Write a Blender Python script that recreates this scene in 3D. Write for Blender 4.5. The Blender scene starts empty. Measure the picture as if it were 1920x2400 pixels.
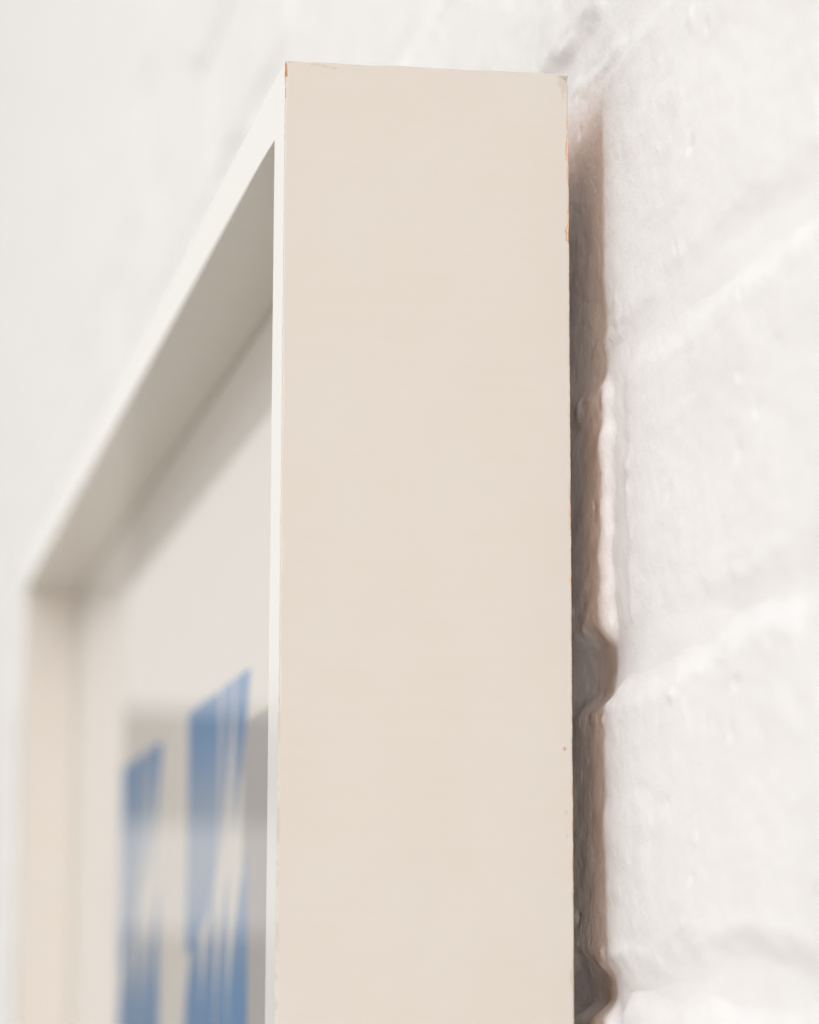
import bpy, math
import numpy as np

scene = bpy.context.scene
col = scene.collection

# ------------------------------------------------------------------ camera
# world: wall is parallel to the XZ plane, +Y goes into the wall, the frame's
# outer right-hand face is x = 0, its back is y = 0, its top edge is z = 0
S = 1.2
yaw, pitch, roll = 0.20529, 0.16933, 0.00283
CAM = np.array([0.51824, -0.13881, -0.17626]) * S
fwd = np.array([-math.cos(yaw) * math.cos(pitch), math.sin(yaw) * math.cos(pitch), math.sin(pitch)])
rt = np.cross(fwd, [0, 0, 1.0]); rt /= np.linalg.norm(rt)
up = np.cross(rt, fwd)
r2 = math.cos(roll) * rt + math.sin(roll) * up
u2 = -math.sin(roll) * rt + math.cos(roll) * up
from mathutils import Matrix, Vector
cam_d = bpy.data.cameras.new('camera')
cam = bpy.data.objects.new('camera', cam_d); col.objects.link(cam)
m = Matrix.Identity(4)
for i in range(3):
    m[i][0], m[i][1], m[i][2], m[i][3] = r2[i], u2[i], -fwd[i], CAM[i]
cam.matrix_world = m
cam_d.sensor_fit = 'VERTICAL'; cam_d.sensor_height = 36.0; cam_d.sensor_width = 28.8
cam_d.lens = 6812.94 / 2400 * 36
cam_d.clip_start = 0.01; cam_d.clip_end = 60
cam_d.dof.use_dof = True
cam_d.dof.focus_distance = float((np.array([0.0, -0.012, -0.060]) - CAM) @ fwd)
cam_d.dof.aperture_fstop = 10.0
scene.camera = cam

# ------------------------------------------------------------------ world, lamps, exposure
w = bpy.data.worlds.new('World'); scene.world = w; w.use_nodes = True
bg = w.node_tree.nodes['Background']
bg.inputs[0].default_value = (1.0, 0.89, 0.73, 1); bg.inputs[1].default_value = 0.36

def area(name, loc, target, sx, sy, radiance, color):
    d = bpy.data.lights.new(name, 'AREA'); d.shape = 'RECTANGLE'; d.size = sx; d.size_y = sy
    d.energy = radiance * math.pi * sx * sy; d.color = color
    o = bpy.data.objects.new(name, d); col.objects.link(o); o.location = loc
    o.rotation_euler = (Vector(target) - Vector(loc)).to_track_quat('-Z', 'Y').to_euler()
    return o
def polar(az, el, dist):      # az: degrees to the right of the wall's normal
    a, e = math.radians(az), math.radians(el)
    return (math.sin(a) * math.cos(e) * dist, -math.cos(a) * math.cos(e) * dist, math.sin(e) * dist)
area('window_light', polar(20, 36, 8.0), (-.4, 0, -.05), 1.9, 4.6, 9.8, (0.92, 0.965, 1.0))
area('front_fill_light', polar(-26, -15, 4.4), (-.9, 0, .05), 4.5, 4.6, 1.35, (1.0, 0.985, 0.96))  # added fill lamp: broad soft light from the front
area('side_fill_light', polar(80.5, -3, 3.2), (0, 0, -.05), 0.75, 3.2, 9.4, (1.0, 0.93, 0.875))  # added grazing fill lamp, lightens the gap behind the frame
area('skylight', polar(10, 68, 2.8), (0, 0, -.05), 2.2, 1.5, 1.8, (0.99, 0.995, 1.0))
# far end of the room to the left: what the glass mirrors
area('far_window_light', (-3.5, -1.17, 1.05), (0, -1.17, 1.05), 2.2, 1.68, 0.59, (1.0, 0.985, 0.97))
area('far_low_window_light', (-3.5, -0.70, -0.03), (0, -0.70, -0.03), 1.1, 0.15, 0.37, (1.0, 0.985, 0.97))

scene.view_settings.view_transform = 'Standard'
scene.view_settings.look = 'None'
scene.view_settings.exposure = -0.03
scene.view_settings.gamma = 1.0
scene.view_settings.use_curve_mapping = False
scene.cycles.max_bounces = 12
scene.cycles.diffuse_bounces = 6
scene.cycles.transparent_max_bounces = 16

# ------------------------------------------------------------------ noise
_rng = np.random.RandomState(7)
_T = _rng.rand(256, 256).astype(np.float64) * 2 - 1
def vnoise(x, y, seed=0):
    x = np.asarray(x, float) + seed * 17.31; y = np.asarray(y, float) + seed * 9.77
    xi = np.floor(x).astype(int); yi = np.floor(y).astype(int)
    fx = x - xi; fy = y - yi
    fx = fx * fx * fx * (fx * (fx * 6 - 15) + 10); fy = fy * fy * fy * (fy * (fy * 6 - 15) + 10)
    a = _T[xi % 256, yi % 256]; b = _T[(xi + 1) % 256, yi % 256]
    c = _T[xi % 256, (yi + 1) % 256]; d = _T[(xi + 1) % 256, (yi + 1) % 256]
    return (a * (1 - fx) + b * fx) * (1 - fy) + (c * (1 - fx) + d * fx) * fy
def fbm(x, y, oct=4, seed=0, gain=0.5):
    s = 0; a = 1.0
    for o in range(oct):
        ca, sa = math.cos(o * 1.1), math.sin(o * 1.1)
        s = s + a * vnoise((x * ca - y * sa) * 2 ** o, (x * sa + y * ca) * 2 ** o, seed + o * 3); a *= gain
    return s
def sstep(a, b, x):
    k = np.clip((x - a) / (b - a), 0, 1); return k * k * (3 - 2 * k)

# ------------------------------------------------------------------ materials
def new_mat(name):
    mt = bpy.data.materials.new(name); mt.use_nodes = True
    nt = mt.node_tree; b = nt.nodes['Principled BSDF']
    return mt, nt, b
def nd(nt, t, **kw):
    n = nt.nodes.new(t)
    for k, v in kw.items(): setattr(n, k, v)
    return n
def noise(nt, vec, scale, detail=4, rough=.55):
    n = nd(nt, 'ShaderNodeTexNoise'); n.inputs['Scale'].default_value = scale
    n.inputs['Detail'].default_value = detail; n.inputs['Roughness'].default_value = rough
    nt.links.new(vec, n.inputs['Vector']); return n.outputs['Fac']
def ramp(nt, fac, stops):
    r = nd(nt, 'ShaderNodeValToRGB')
    while len(r.color_ramp.elements) < len(stops): r.color_ramp.elements.new(0.5)
    for e, (p, c) in zip(r.color_ramp.elements, stops):
        e.position = p; e.color = c if len(c) == 4 else (*c, 1)
    nt.links.new(fac, r.inputs[0]); return r.outputs[0]
def mix(nt, fac, a, b):
    n = nd(nt, 'ShaderNodeMix', data_type='RGBA')
    if isinstance(fac, float): n.inputs[0].default_value = fac
    else: nt.links.new(fac, n.inputs[0])
    for k, v in ((6, a), (7, b)):
        if isinstance(v, tuple): n.inputs[k].default_value = (*v, 1)
        else: nt.links.new(v, n.inputs[k])
    return n.outputs[2]
def mth(nt, op, a, b=None):
    n = nd(nt, 'ShaderNodeMath', operation=op)
    for k, v in ((0, a), (1, b)):
        if v is None: continue
        if isinstance(v, (int, float)): n.inputs[k].default_value = v
        else: nt.links.new(v, n.inputs[k])
    return n.outputs[0]

def wall_paint():
    mt, nt, b = new_mat('white_wall_paint')
    g = nd(nt, 'ShaderNodeNewGeometry').outputs['Position']
    c1 = ramp(nt, noise(nt, g, 28, 5), [(.30, (.780, .776, .792)), (.55, (.808, .806, .826)), (.8, (.820, .819, .838))])
    spots = ramp(nt, noise(nt, g, 170, 3, .6), [(.0, (0, 0, 0)), (.70, (0, 0, 0)), (.78, (1, 1, 1))])
    c = mix(nt, mth(nt, 'MULTIPLY', spots, .18), c1, (.60, .57, .54))
    nt.links.new(c, b.inputs['Base Color'])
    b.inputs['Roughness'].default_value = .80
    b.inputs['Specular IOR Level'].default_value = .25
    h = mth(nt, 'ADD', mth(nt, 'MULTIPLY', noise(nt, g, 900, 3, .6), .5), noise(nt, g, 320, 4, .6))
    bp = nd(nt, 'ShaderNodeBump'); bp.inputs['Strength'].default_value = .42; bp.inputs['Distance'].default_value = .0006
    nt.links.new(h, bp.inputs['Height']); nt.links.new(bp.outputs[0], b.inputs['Normal'])
    return mt

def frame_paint():
    mt, nt, b = new_mat('cream_frame_paint')
    tc = nd(nt, 'ShaderNodeTexCoord').outputs['Object']
    mp = nd(nt, 'ShaderNodeMapping'); mp.inputs['Scale'].default_value = (6, 6, 190)
    nt.links.new(tc, mp.inputs['Vector'])
    streak = noise(nt, mp.outputs[0], 2.0, 4, .6)
    blot = noise(nt, tc, 45, 4, .55)
    c = mix(nt, ramp(nt, streak, [(.35, (0, 0, 0)), (.65, (1, 1, 1))]), (.590, .556, .510), (.597, .563, .518))
    c = mix(nt, ramp(nt, blot, [(.42, (0, 0, 0)), (.7, (1, 1, 1))]), c, (.600, .568, .530))
    af = nd(nt, 'ShaderNodeAttribute', attribute_name='front').outputs['Fac']
    c = mix(nt, af, c, (.825, .83, .845))
    # grime and bare wood along worn edges
    ag = nd(nt, 'ShaderNodeAttribute', attribute_name='grime').outputs['Fac']
    ac = nd(nt, 'ShaderNodeAttribute', attribute_name='chip').outputs['Fac']
    n1 = noise(nt, tc, 1500, 4, .65); n2 = noise(nt, tc, 900, 3, .6)
    fg = ramp(nt, mth(nt, 'ADD', ag, mth(nt, 'MULTIPLY', mth(nt, 'SUBTRACT', n2, .5), 1.1)), [(.42, (0, 0, 0)), (.70, (1, 1, 1))])
    c = mix(nt, mth(nt, 'MULTIPLY', fg, .55), c, (.50, .43, .38))
    fc = ramp(nt, mth(nt, 'ADD', ac, mth(nt, 'MULTIPLY', mth(nt, 'SUBTRACT', n1, .5), .9)), [(.47, (0, 0, 0)), (.55, (1, 1, 1))])
    wood = ramp(nt, n2, [(.3, (.42, .19, .09)), (.7, (.56, .32, .18))])
    c = mix(nt, fc, c, wood)
    nt.links.new(c, b.inputs['Base Color'])
    b.inputs['Roughness'].default_value = .20
    h = mth(nt, 'ADD', mth(nt, 'MULTIPLY', streak, .6), noise(nt, tc, 260, 4, .6))
    h = mth(nt, 'SUBTRACT', h, mth(nt, 'MULTIPLY', fc, .8))
    bp = nd(nt, 'ShaderNodeBump'); bp.inputs['Strength'].default_value = .09; bp.inputs['Distance'].default_value = .0004
    nt.links.new(h, bp.inputs['Height']); nt.links.new(bp.outputs[0], b.inputs['Normal'])
    return mt

def plain(name, colr, rough=.7, var=.06, scale=60):
    mt, nt, b = new_mat(name)
    tc = nd(nt, 'ShaderNodeTexCoord').outputs['Object']
    f = noise(nt, tc, scale, 4)
    c = mix(nt, f, tuple(v * (1 - var) for v in colr), tuple(min(1, v * (1 + var)) for v in colr))
    nt.links.new(c, b.inputs['Base Color']); b.inputs['Roughness'].default_value = rough
    return mt

def glass_mat():
    mt = bpy.data.materials.new('picture_glass'); mt.use_nodes = True; nt = mt.node_tree
    nt.nodes.remove(nt.nodes['Principled BSDF']); out = nt.nodes['Material Output']
    fr = nd(nt, 'ShaderNodeFresnel'); fr.inputs['IOR'].default_value = 1.5
    R = fr.outputs[0]                                     # coated on its inner side: one mirroring surface
    R2 = R
    back = nd(nt, 'ShaderNodeNewGeometry').outputs['Backfacing']
    R2 = mth(nt, 'MULTIPLY', R2, mth(nt, 'SUBTRACT', 1.0, back))
    tr = nd(nt, 'ShaderNodeBsdfTransparent'); tr.inputs[0].default_value = (.99, .988, .986, 1)
    gl = nd(nt, 'ShaderNodeBsdfGlossy'); gl.inputs['Roughness'].default_value = 0.0
    mx = nd(nt, 'ShaderNodeMixShader'); nt.links.new(R2, mx.inputs[0])
    nt.links.new(tr.outputs[0], mx.inputs[1]); nt.links.new(gl.outputs[0], mx.inputs[2])
    nt.links.new(mx.outputs[0], out.inputs['Surface'])
    return mt

M_WALL = wall_paint(); M_FRAME = frame_paint(); M_GLASS = glass_mat()
M_WOOD = plain('bare_pine_wood', (.86, .55, .36), .8, .06, 40)
M_PAPER = plain('white_print_paper', (.85, .83, .82), .85, .01)
M_BOARD = plain('brown_backing_board', (.60, .36, .21), .9, .1)
M_FELT = plain('grey_felt', (.25, .24, .23), .95)

def ink():
    mt, nt, b = new_mat('blue_ink')
    tc = nd(nt, 'ShaderNodeTexCoord').outputs['Object']
    mp = nd(nt, 'ShaderNodeMapping'); mp.inputs['Scale'].default_value = (260, 1, 10)
    nt.links.new(tc, mp.inputs['Vector'])
    f = noise(nt, mp.outputs[0], 1.0, 4, .6)
    c = ramp(nt, f, [(.30, (.006, .20, .56)), (.60, (.02, .26, .62)), (.78, (.15, .40, .68))])
    # ink density rises and falls in even bands down the sheet, plus streak noise
    sp = nd(nt, 'ShaderNodeSeparateXYZ'); nt.links.new(tc, sp.inputs[0])
    ph = mth(nt, 'MULTIPLY', mth(nt, 'ADD', sp.outputs[2], .1150), 2 * math.pi / .098)
    dn = mth(nt, 'ADD', mth(nt, 'MULTIPLY', mth(nt, 'COSINE', ph), .24), .76)
    dn = mth(nt, 'ADD', dn, mth(nt, 'MULTIPLY', mth(nt, 'SUBTRACT', f, .5), .5))
    dn.node.use_clamp = True
    c = mix(nt, dn, (.72, .715, .74), c)
    nt.links.new(c, b.inputs['Base Color']); b.inputs['Roughness'].default_value = .8
    return mt
M_INK = ink()

def mesh_obj(name, verts, faces, mat, parent=None, smooth=False, attrs=None):
    me = bpy.data.meshes.new(name)
    verts = np.asarray(verts, float)
    me.from_pydata(verts.tolist() if len(verts) < 200 else [tuple(v) for v in verts], [], faces)
    mats = mat if isinstance(mat, list) else [mat]
    for q in mats: me.materials.append(q)
    if smooth: me.polygons.foreach_set('use_smooth', [True] * len(me.polygons))
    for k, v in (attrs or {}).items():
        a = me.attributes.new(k, 'FLOAT', 'POINT'); a.data.foreach_set('value', np.asarray(v, np.float32))
    me.update()
    o = bpy.data.objects.new(name, me); col.objects.link(o)
    if parent is not None: o.parent = parent
    return o
def grid_faces(nx, nz, off=0, flip=False):
    i, j = np.meshgrid(np.arange(nx - 1), np.arange(nz - 1), indexing='ij')
    a = (i * nz + j + off).ravel(); b = a + nz; c = b + 1; d = a + 1
    q = np.stack([a, b, c, d] if not flip else [a, d, c, b], 1)
    return q.tolist()
def box(name, x0, x1, y0, y1, z0, z1, mat, parent):
    v = [(x, y, z) for x in (x0, x1) for y in (y0, y1) for z in (z0, z1)]
    f = [(0, 1, 3, 2), (4, 6, 7, 5), (0, 4, 5, 1), (2, 3, 7, 6), (0, 2, 6, 4), (1, 5, 7, 3)]
    return mesh_obj(name, v, f, mat, parent)

# ------------------------------------------------------------------ brick wall
WY = 0.0089                       # nominal brick face, behind the back of the frame
JZ = {0: 0.012, -1: -0.0655, -2: -0.1352, -3: -0.2076}
COURSE = 0.0733
def joint_z(k):                   # centre of the bed joint number k
    if k in JZ: return JZ[k]
    return JZ[0] + k * COURSE if k > 0 else JZ[-3] + (k + 3) * COURSE
BL = 0.2235
def mortar_depth(x, z):           # how far the mortar lies behind the nominal brick face
    d = 0.0012 + 0.0012 * fbm(x * 14, z * 14, 3, 31) + 0.0004 * fbm(x * 40, z * 80, 3, 33)
    near = np.exp(-((x + .01) / .10) ** 2)
    d = d + near * (-.0008 * np.exp(-((z + .0655) / .012) ** 2)
                    + .0005 * np.exp(-((z + .1352) / .014) ** 2)
                    + .0006 * np.exp(-((z + .2076) / .014) ** 2)
                    - .0004 * np.exp(-((z - .012) / .012) ** 2))
    d = d + .0020 * np.exp(-((x + .022) / .022) ** 2 - ((z + .1352) / .010) ** 2) + .0012 * np.exp(-((x + .024) / .022) ** 2 - ((z + .2076) / .012) ** 2)
    d = d * (1 - .35 * sstep(0, .05, x))
    return np.clip(d, -.0004, .011)
PITS = _rng.rand(90, 5)
def relief(x, z):                 # uneven brick faces under many coats of paint, + is out of the wall
    h = .0006 * fbm(x * 7, z * 13, 3, 3) + .00022 * fbm(x * 22, z * 50, 3, 5) + .00011 * fbm(x * 130, z * 260, 3, 8)
    lump = fbm(x * 30, z * 55, 2, 11); h = h + .0009 * np.clip(lump - .30, 0, 1)
    for a, b_, c, d, e in PITS:
        px, pz = -.06 + .24 * a, -.26 + .31 * b_
        rr = .0005 + .0009 * c * c
        q = (((x - px) * .6) ** 2 + ((z - pz) * (.5 + d)) ** 2) / rr ** 2
        h = h + (.0007 * (1 if e < .35 else -1)) * np.exp(-q)
    return h
class Brick: pass
def brick_height(b, X, Z):
    wob = .0026 * fbm(X * 24, Z * 40, 3, 41) + .0007 * fbm(X * 90, Z * 180, 2, 43)
    rad = .005
    qx = np.abs(X - b.cx) - (b.hx - rad); qz = np.abs(Z - b.cz) - (b.hz - rad)
    sd = np.sqrt(np.maximum(qx, 0) ** 2 + np.maximum(qz, 0) ** 2) + np.minimum(np.maximum(qx, qz), 0) - rad
    d = -sd + wob
    hb = b.off + b.tx * (X - b.cx) + b.tz * (Z - b.cz) + relief(X, Z)
    hm = -mortar_depth(X, Z)
    crust = (1 - .55 * sstep(0, .03, X)) * np.exp(-((sd + .001) / .006) ** 2)                # lumpy paint and mortar smears along the arris
    hb = hb + crust * (.00075 * np.abs(fbm(X * 50, Z * 110, 3, 47)) - .0003 + .0002 * fbm(X * 180, Z * 320, 2, 49))
    wd = 1 + .75 * sstep(-.004, .030, X)                      # thicker coats of paint away from the frame
    e = sstep(-.0024 * wd, .0028 * wd, d)
    h = hm + (hb - hm) * e
    return h - .00045 * (1 - sstep(-.0062, -.0036, d))

wall = bpy.data.objects.new('brick_wall', None); col.objects.link(wall)
wall.location = (0, WY, 0)
wall['label'] = 'white painted brick wall with rough thickly coated joints behind the frame'
wall['category'] = 'wall'
XL, XR, ZB, ZT = -2.85, .42, -.5, 1.0
rng = np.random.RandomState(21)
for k in range(-8, 14):
    zt, zb = joint_z(k + 1), joint_z(k)
    if zb > ZT or zt < ZB: continue
    phase = .004 if (k % 2 == 0) else .004 + BL / 2 + .032     # row -2 (z -.135 .. -.0655) has its head joint at x = .004
    n0 = int(math.floor((XL - phase) / BL)); n1 = int(math.ceil((XR - phase) / BL))
    for n in range(n0, n1):
        b = Brick(); x0 = phase + n * BL; x1 = x0 + BL
        b.cx, b.cz = (x0 + x1) / 2, (zt + zb) / 2
        jz = .0056; b.hx, b.hz = BL / 2 - .005, (zt - zb) / 2 - jz
        b.off = rng.uniform(-.0012, .0012); b.tx = rng.uniform(-.006, .006); b.tz = rng.uniform(-.014, .014)
        if k == -2 and n == -1: b.off, b.tx, b.tz = .0014, .004, -.010
        if k == -2 and n == 0: b.off, b.tx, b.tz = .0003, .002, .006
        if k == -1 and x0 < 0 < x1: b.off, b.tx, b.tz = -.0002, 0, .004
        if k == -3 and x0 < 0 < x1: b.off, b.tx, b.tz = .0010, 0, .004
        near = x1 > -.06 and x0 < .2 and zb < .1 and zt > -.29
        midd = x1 > -.9
        st = .0008 if near else (.0028 if midd else .006)
        nx = int((x1 - x0) / st) + 1; nz = int((zt - zb) / st) + 1
        xs = np.linspace(x0, x1, nx); zs = np.linspace(zb, zt, nz)
        X, Z = np.meshgrid(xs, zs, indexing='ij')
        h = brick_height(b, X, Z)
        V = np.stack([X - b.cx, -h, Z - b.cz], -1).reshape(-1, 3)
        o = mesh_obj('brick', V, grid_faces(nx, nz), M_WALL, wall, True)
        o.location = (b.cx, 0, b.cz)
def mortar_sheet(name, x0, x1, z0, z1, st):
    nx = int((x1 - x0) / st) + 1; nz = int((z1 - z0) / st) + 1
    X, Z = np.meshgrid(np.linspace(x0, x1, nx), np.linspace(z0, z1, nz), indexing='ij')
    V = np.stack([X, mortar_depth(X, Z), Z], -1).reshape(-1, 3)
    return mesh_obj(name, V, grid_faces(nx, nz), M_WALL, wall, True)
mortar_sheet('mortar', -.10, .24, -.30, .10, .0012)
mortar_sheet('mortar', -3.2, -.10, -1.2, 1.3, .008)
mortar_sheet('mortar', -.10, .24, .10, 1.3, .006)
mortar_sheet('mortar', -.10, .24, -1.2, -.30, .006)
mortar_sheet('mortar', .24, .6, -1.2, 1.3, .006)
box('wall_core', -3.2, .6, .02, .10, -1.2, 1.3, M_WALL, wall)

# ------------------------------------------------------------------ picture frame
D, T, W, RB, H = .055 * S, .01203 * S, .64568 * S, .02032 * S, 1.02
frame = bpy.data.objects.new('picture_frame', None); col.objects.link(frame)
frame['label'] = 'deep cream painted wooden box frame with chipped edges, glazed, holding blue abstract print'
frame['category'] = 'picture frame'

def side_dense(a, b, e, n):       # samples from a to b, crowded at both ends
    L = abs(b - a); s = np.sign(b - a)
    ends = np.array([0, .0001, .0002, .00032, .00046, .00064, .00090, .0013, .0019, .0028, .0042])
    ends = ends[ends < L * .4]
    midp = np.linspace(ends[-1], L - ends[-1], n)[1:-1]
    return a + s * np.concatenate([ends, midp, L - ends[::-1]])
def bump1(z, a, b, soft=.0006):
    return sstep(a - soft, a + soft, z) * (1 - sstep(b - soft, b + soft, z))
def px_back(y): return (176 - y) / 10.04e3
def px_front(y): return (141 - y) / 10.25e3

def top_shift(Y, s):               # the corner is a little out of square; s runs from the corner along either rail
    k = np.clip(1 + s / .035, 0, 1) ** 2
    ya = np.clip(-Y / D, 0, 1)                     # 0 back, 1 front
    return k * (.0009 - .0015 * ya + .00012 * fbm(Y * 220, Y * 0, 3, 97) - .00025 * np.clip(fbm(Y * 90, Y * 0, 2, 98), 0, 1))
def make_rail(name, length, detail, worn):
    # local: outer face q = 0 facing +x, length runs down -z from 0, y from -D (front) to 0 (back)
    # profile loop: outer face (back->front), front face, inner face, back face
    ys = side_dense(0, -D, 1, 24); qs = side_dense(0, T, 1, 10)
    loop = [(0.0, y) for y in ys] + [(q, -D) for q in qs[1:]] + [(T, y) for y in ys[::-1][1:]] + [(q, 0.0) for q in qs[::-1][1:-1]]
    q = np.array([p[0] for p in loop]); y = np.array([p[1] for p in loop])
    if detail:
        zs = np.concatenate([-np.array([0, .0001, .0002, .0003, .00045, .0006, .0008, .0011, .0014]), -np.arange(.0017, .25, .00035), -np.linspace(.252, length, 40)])
    else:
        zs = -np.concatenate([[0, .0002, .0005, .001], np.linspace(.003, length - .003, 120), [length - .001, length - .0005, length - .0002, length]])
    Q = np.repeat(q[None], len(zs), 0); Y = np.repeat(y[None], len(zs), 0); Zs = np.repeat(zs[:, None], len(q), 1)
    Z = -Q + Zs * (length - 2 * Q) / length
    # distances to the four long edges
    chip = np.zeros_like(Z); grime = np.zeros_like(Z)
    Qn, Yn = Q.copy(), Y.copy()
    def round_edge(q0, y0, sq, sy, r, seed):
        dq = (Q - q0) * sq; dy = (Y - y0) * sy        # inward distances from this edge, both >= 0
        rr = r * (1 + .30 * fbm(Zs * 700, Zs * 0 + seed, 3, seed)) + r * .5 * np.clip(fbm(Zs * 180, Zs * 0, 2, seed + 5), 0, 1)
        rr = np.clip(rr, .00006, None)
        # where both are within rr pull onto the arc
        a = np.clip(rr - dq, 0, None); c = np.clip(rr - dy, 0, None)
        # point lies on one of the two faces, so one of dq, dy is 0
        onq = dq <= 1e-9; ony = dy <= 1e-9
        ins_q = np.where(onq, rr - np.sqrt(np.clip(rr ** 2 - c ** 2, 0, None)), 0)
        ins_y = np.where(ony, rr - np.sqrt(np.clip(rr ** 2 - a ** 2, 0, None)), 0)
        corner = onq & ony
        ins_q = np.where(corner, rr * .293, ins_q); ins_y = np.where(corner, rr * .293, ins_y)
        return ins_q * sq, ins_y * sy, np.maximum(dq, dy)
    tot_q = np.zeros_like(Q); tot_y = np.zeros_like(Q)
    for (q0, y0, sq, sy, r, seed) in ((0, 0, 1, -1, .00042 if worn else .0004, 51), (0, -D, 1, 1, .00030, 57), (T, -D, -1, 1, .0003, 63), (T, 0, -1, -1, .0004, 69)):
        iq, iy, dd = round_edge(q0, y0, sq, sy, r, seed)
        if worn and seed == 51:        # back outer edge: chips where the photograph shows bare wood
            zz = Zs
            jag = .5 + .5 * fbm(zz * 900, dd * 900, 3, 71)
            for (y1, y2, wd, st) in ((228, 262, .00035, .55), (272, 303, .00045, 1.0), (318, 374, .00065, 1.1), (392, 428, .00042, .9), (500, 528, .0004, .45), (531, 566, .00080, 1.1), (955, 985, .0003, .5), (1345, 1362, .0004, .6)):
                k = bump1(zz, px_back(y2), px_back(y1)); wd2 = wd * (.75 + .7 * jag)
                chip += st * k * (1 - sstep(wd2 * .7, wd2 * 1.25, dd))
                c = k * np.clip(wd2 * .9 - dd, 0, None)
                iq = iq + c * .35; iy = iy - c * .8
            g = .40 * (1 - sstep(.0003, .0012, dd)) * (.5 + .8 * fbm(zz * 120, zz * 0, 3, 77))
            for (yy, hh, off, st) in ((1870, 9, .0016, 1.0), (1922, 7, .0015, .9), (2228, 16, .0007, 1.0), (1700, 14, .0030, .5), (205, 45, .0012, .75)):
                g = g + st * np.exp(-((zz - px_back(yy)) / (hh / 10e3)) ** 2 - ((dd - off) / (.0005 if yy > 300 else .0009)) ** 2)
            grime += g
            # flake of paint missing a little way in from the edge
            tri = np.clip(1 - np.abs(zz - px_back(1729)) / .0010, 0, 1) * np.clip(1 - np.abs(dd - .0019) / .0011, 0, 1)
            grime += 1.4 * tri; chip += .62 * sstep(.25, .6, tri)
        if worn and seed == 57:        # front outer edge
            zz = Zs
            jag = .5 + .5 * fbm(zz * 1100, dd * 900, 3, 81)
            for (y1, y2, wd, st) in ((147, 182, .00055, 1.0), (208, 234, .00026, .75), (256, 266, .0003, .5), (292, 335, .00018, .5)):
                k = bump1(zz, px_front(y2), px_front(y1), .0003); wd2 = wd * (.8 + .5 * jag)
                chip += st * k * (1 - sstep(wd2 * .75, wd2 * 1.2, dd))
                iq = iq + k * .25 * np.clip(wd2 - dd, 0, None)
            low = sstep(-.10, -.15, zz)
            grime += (.20 + .34 * low) * (1 - sstep(.0003, .0009, dd)) * (.75 + .45 * fbm(zz * 230, zz * 0, 3, 87))
            for (yy, hh) in ((190, 9), (1690, 30), (1905, 40), (2300, 10), (2150, 25)):
                grime += .8 * np.exp(-((zz - px_front(yy)) / (hh / 10e3)) ** 2 - ((dd - .0002) / .0004) ** 2)
        tot_q += iq; tot_y += iy
    Qn = Qn + tot_q; Yn = Yn + tot_y
    # ends: the outer edge is eased
    for e in (0, 1):
        dz = -Zs if e == 0 else Zs + length
        r = .0004 * (1 + .5 * fbm(Y * 300, Y * 0, 3, 91 + e))
        c = np.clip(r - dz, 0, None); on = Q <= 1e-9
        Qn = Qn + np.where(on, .8 * (r - np.sqrt(np.clip(r ** 2 - c ** 2, 0, None))), 0)
    # slight unevenness of hand painted wood
    Qn = Qn + np.where(Q <= 1e-9, .00009 * fbm(Y * 60, Zs * 25, 3, 95), 0)
    if worn:
        back = -Y
        sag = np.where(back < .0055, .0014 * ((.0055 - back) / .0055) ** 2.2, 0)
        sag = sag + np.where(back < .0014, .0013 * ((.0014 - back) / .0014) ** 2, 0)
        Z = Z + top_shift(Y, Zs) - sag * np.clip(1 + Zs / .006, 0, 1)
        # crack and scuffs just below the top edge near the front corner
        fr = Y + D
        dist = -Zs - (.0005 + .11 * np.clip(fr - .004, 0, .02) * 1.0)
        grime += np.where(Q <= 1e-9, .9 * np.exp(-(dist / .00035) ** 2) * bump1(fr, .0048, .0122, .001), 0)
        grime += np.where(Q <= 1e-9, .55 * np.exp(-(Zs / .0006) ** 2) * (.6 + .8 * fbm(Y * 260, Y * 0, 3, 99)), 0)
        grime += np.where(Q <= 1e-9, .9 * np.exp(-((fr - .0012) / .0012) ** 2 - (Zs / .0005) ** 2), 0)
        grime += np.where(Q <= 1e-9, .75 * np.exp(-((back - .0017) / .0011) ** 2 - ((Zs + .0012) / .0016) ** 2), 0)
    if name == 'top_rail': Qn = Qn - top_shift(Y, Zs)
    V = np.stack([-Qn, Yn, Z], -1)
    front = ((Y <= -D + 1e-9) & (Q > .00025)).astype(float)      # front face coloured whiter than the cream sides
    n, mcount = V.shape[:2]
    V = V.reshape(-1, 3)
    faces = []; mi = []
    nb = len(ys) - 1; nf = nb + len(qs) - 1; ni = nf + len(ys) - 1
    for i in range(n - 1):
        o = i * mcount
        for j in range(mcount):
            j2 = (j + 1) % mcount
            faces.append((o + j, o + j2, o + mcount + j2, o + mcount + j))
            mi.append(1 if j >= ni else 0)
    faces.append(tuple(range(mcount - 1, -1, -1))); mi.append(0)
    faces.append(tuple((n - 1) * mcount + j for j in range(mcount))); mi.append(0)
    o = mesh_obj(name, V, faces, [M_FRAME, M_WOOD], frame, True, {'chip': chip.ravel(), 'grime': grime.ravel(), 'front': front.ravel()})
    o.data.polygons.foreach_set('material_index', mi)
    o.data.polygons.foreach_set('use_smooth', [True] * (len(faces) - 2) + [False, False])
    return o

right = make_rail('side_rail', H, True, True)
right['label'] = 'chipped near side rail of the frame'
left = make_rail('side_rail', H, False, False)
left.matrix_local = Matrix.Translation((-W, 0, -H)) @ Matrix.Rotation(math.pi, 4, 'Y')
topr = make_rail('top_rail', W, False, False)
botr = make_rail('bottom_rail', W, False, False)
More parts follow.
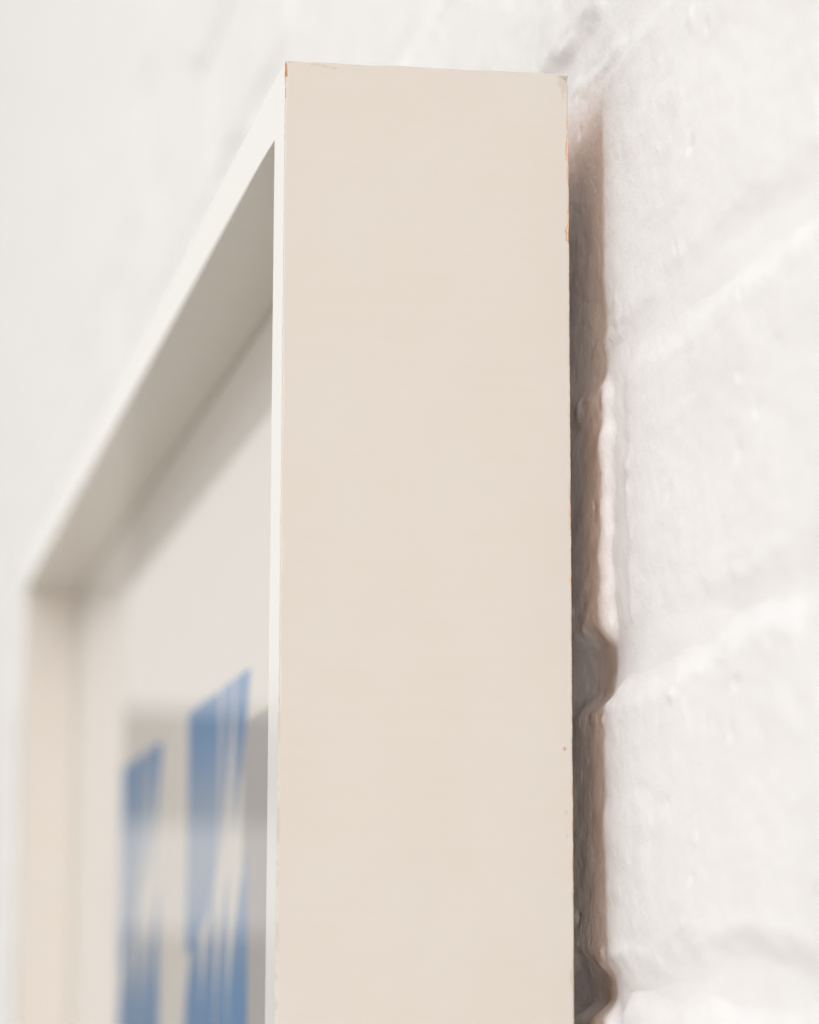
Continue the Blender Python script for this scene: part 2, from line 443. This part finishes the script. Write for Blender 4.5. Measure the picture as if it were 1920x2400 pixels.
# outer face of the top rail looks up, of the bottom rail down
topr.matrix_local = Matrix(((0, 0, 1, 0), (0, 1, 0, 0), (1, 0, 0, 0), (0, 0, 0, 1)))
botr.matrix_local = Matrix(((0, 0, 1, 0), (0, 1, 0, 0), (-1, 0, 0, -H), (0, 0, 0, 1)))
topr.data.flip_normals()

x0, x1, z0, z1 = -W + T + .0001, -T - .0001, -H + T + .0001, -T - .0001
yg = -D + RB
box('glass_pane', x0, x1, yg, yg + .002, z0, z1, M_GLASS, frame)
prt = box('art_print', x0, x1, yg + .0026, yg + .0031, z0, z1, M_PAPER, frame)
box('backing_board', x0, x1, yg + .0032, yg + .0072, z0, z1, M_BOARD, frame)
for bx in (-.0072, -W + .0072):
    for bz in (-.40, -H + .06):
        v = []; n = 16
        for yy in (-.0002, WY - .0006):
            for i in range(n):
                a = 2 * math.pi * i / n; v.append((bx + .005 * math.cos(a), yy, bz + .005 * math.sin(a)))
        f = [(i, (i + 1) % n, n + (i + 1) % n, n + i) for i in range(n)] + [tuple(range(n))[::-1], tuple(range(n, 2 * n))]
        mesh_obj('bumper_pad', v, f, M_FELT, frame)

# ---- blue strokes printed on the sheet (outlines in the sheet's own plane, metres)
yp = yg + .00255
def stroke(pts, layer=0):
    n = len(pts); y_ = yp - .00006 * layer
    v = [(x, y_, z) for x, z in pts] + [(x, yp + .0003 + .00006 * layer, z) for x, z in pts]
    f = [tuple(range(n)), tuple(range(2 * n - 1, n - 1, -1))] + [(i, n + i, n + (i + 1) % n, (i + 1) % n) for i in range(n)]
    o = mesh_obj('ink_stroke', v, f, M_INK, prt)
    return o
def leaf(xa, xb, tipx, ztop, zmid, zbot, n=10):
    L = [(tipx + (xa - tipx) * math.sin(math.pi / 2 * i / n), ztop + (zmid - ztop) * i / n) for i in range(1, n + 1)]
    L2 = [(tipx + (xa - tipx) * math.cos(math.pi / 2 * i / n), zmid + (zbot - zmid) * i / n) for i in range(1, n)]
    Rr = [(tipx + (xb - tipx) * math.sin(math.pi / 2 * i / n), ztop + (zmid - ztop) * i / n) for i in range(1, n + 1)]
    R2 = [(tipx + (xb - tipx) * math.cos(math.pi / 2 * i / n), zmid + (zbot - zmid) * i / n) for i in range(1, n)]
    stroke([(tipx, ztop)] + L + L2 + [(tipx, zbot)] + R2[::-1] + Rr[::-1], 1)
ZR = -.1128                                     # straight top of the first row of strokes
def drip(xa, xb, ztop, ztip, lean, n=12):       # flat top, slowly narrowing towards a tip at its left side
    L = [(xa, ztop + (ztip - ztop) * i / n) for i in range(n)]
    Rr = [(xb + (xa - xb) * (i / n) ** lean, ztop + (ztip - ztop) * i / n) for i in range(n)]
    stroke(L + [(xa, ztip)] + Rr[::-1])
for xr, ZR in ((-.2185, ZR), (-.4290, ZR - .0025)):                     # right-hand end of each block
    drip(xr - .0310, xr, ZR, ZR - .049, 1.25)
    drip(xr - .0565, xr - .0345, ZR, ZR - .054, 1.5)
    drip(xr - .138, xr - .0620, ZR, ZR - .082, 7.0)
    for rowz in (-.052, -.150, -.250, -.350, -.450, -.550, -.65):
        leaf(xr - .038, xr + .001, xr - .004, ZR + rowz, ZR + rowz - .052, ZR + rowz - .092)
        leaf(xr - .064, xr - .040, xr - .042, ZR + rowz - .006, ZR + rowz - .055, ZR + rowz - .092)
        leaf(xr - .096, xr - .066, xr - .070, ZR + rowz - .010, ZR + rowz - .050, ZR + rowz - .088)
        leaf(xr - .138, xr - .097, xr - .105, ZR + rowz - .014, ZR + rowz - .055, ZR + rowz - .088)
# dark glass reflection, painted as a pale grey field right of the strokes
yp = yg + .00257
M_REFLECTION = plain('grey_reflection_paint', (.50, .495, .53), .85, .05, 30)
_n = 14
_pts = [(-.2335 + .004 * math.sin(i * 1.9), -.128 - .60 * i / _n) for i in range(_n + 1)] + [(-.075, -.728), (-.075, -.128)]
_n2 = len(_pts)
mesh_obj('painted_reflection', [(x, yp, z) for x, z in _pts] + [(x, yp + .0003, z) for x, z in _pts],
         [tuple(range(_n2)), tuple(range(2 * _n2 - 1, _n2 - 1, -1))] + [(i, _n2 + i, _n2 + (i + 1) % _n2, (i + 1) % _n2) for i in range(_n2)], M_REFLECTION, prt)
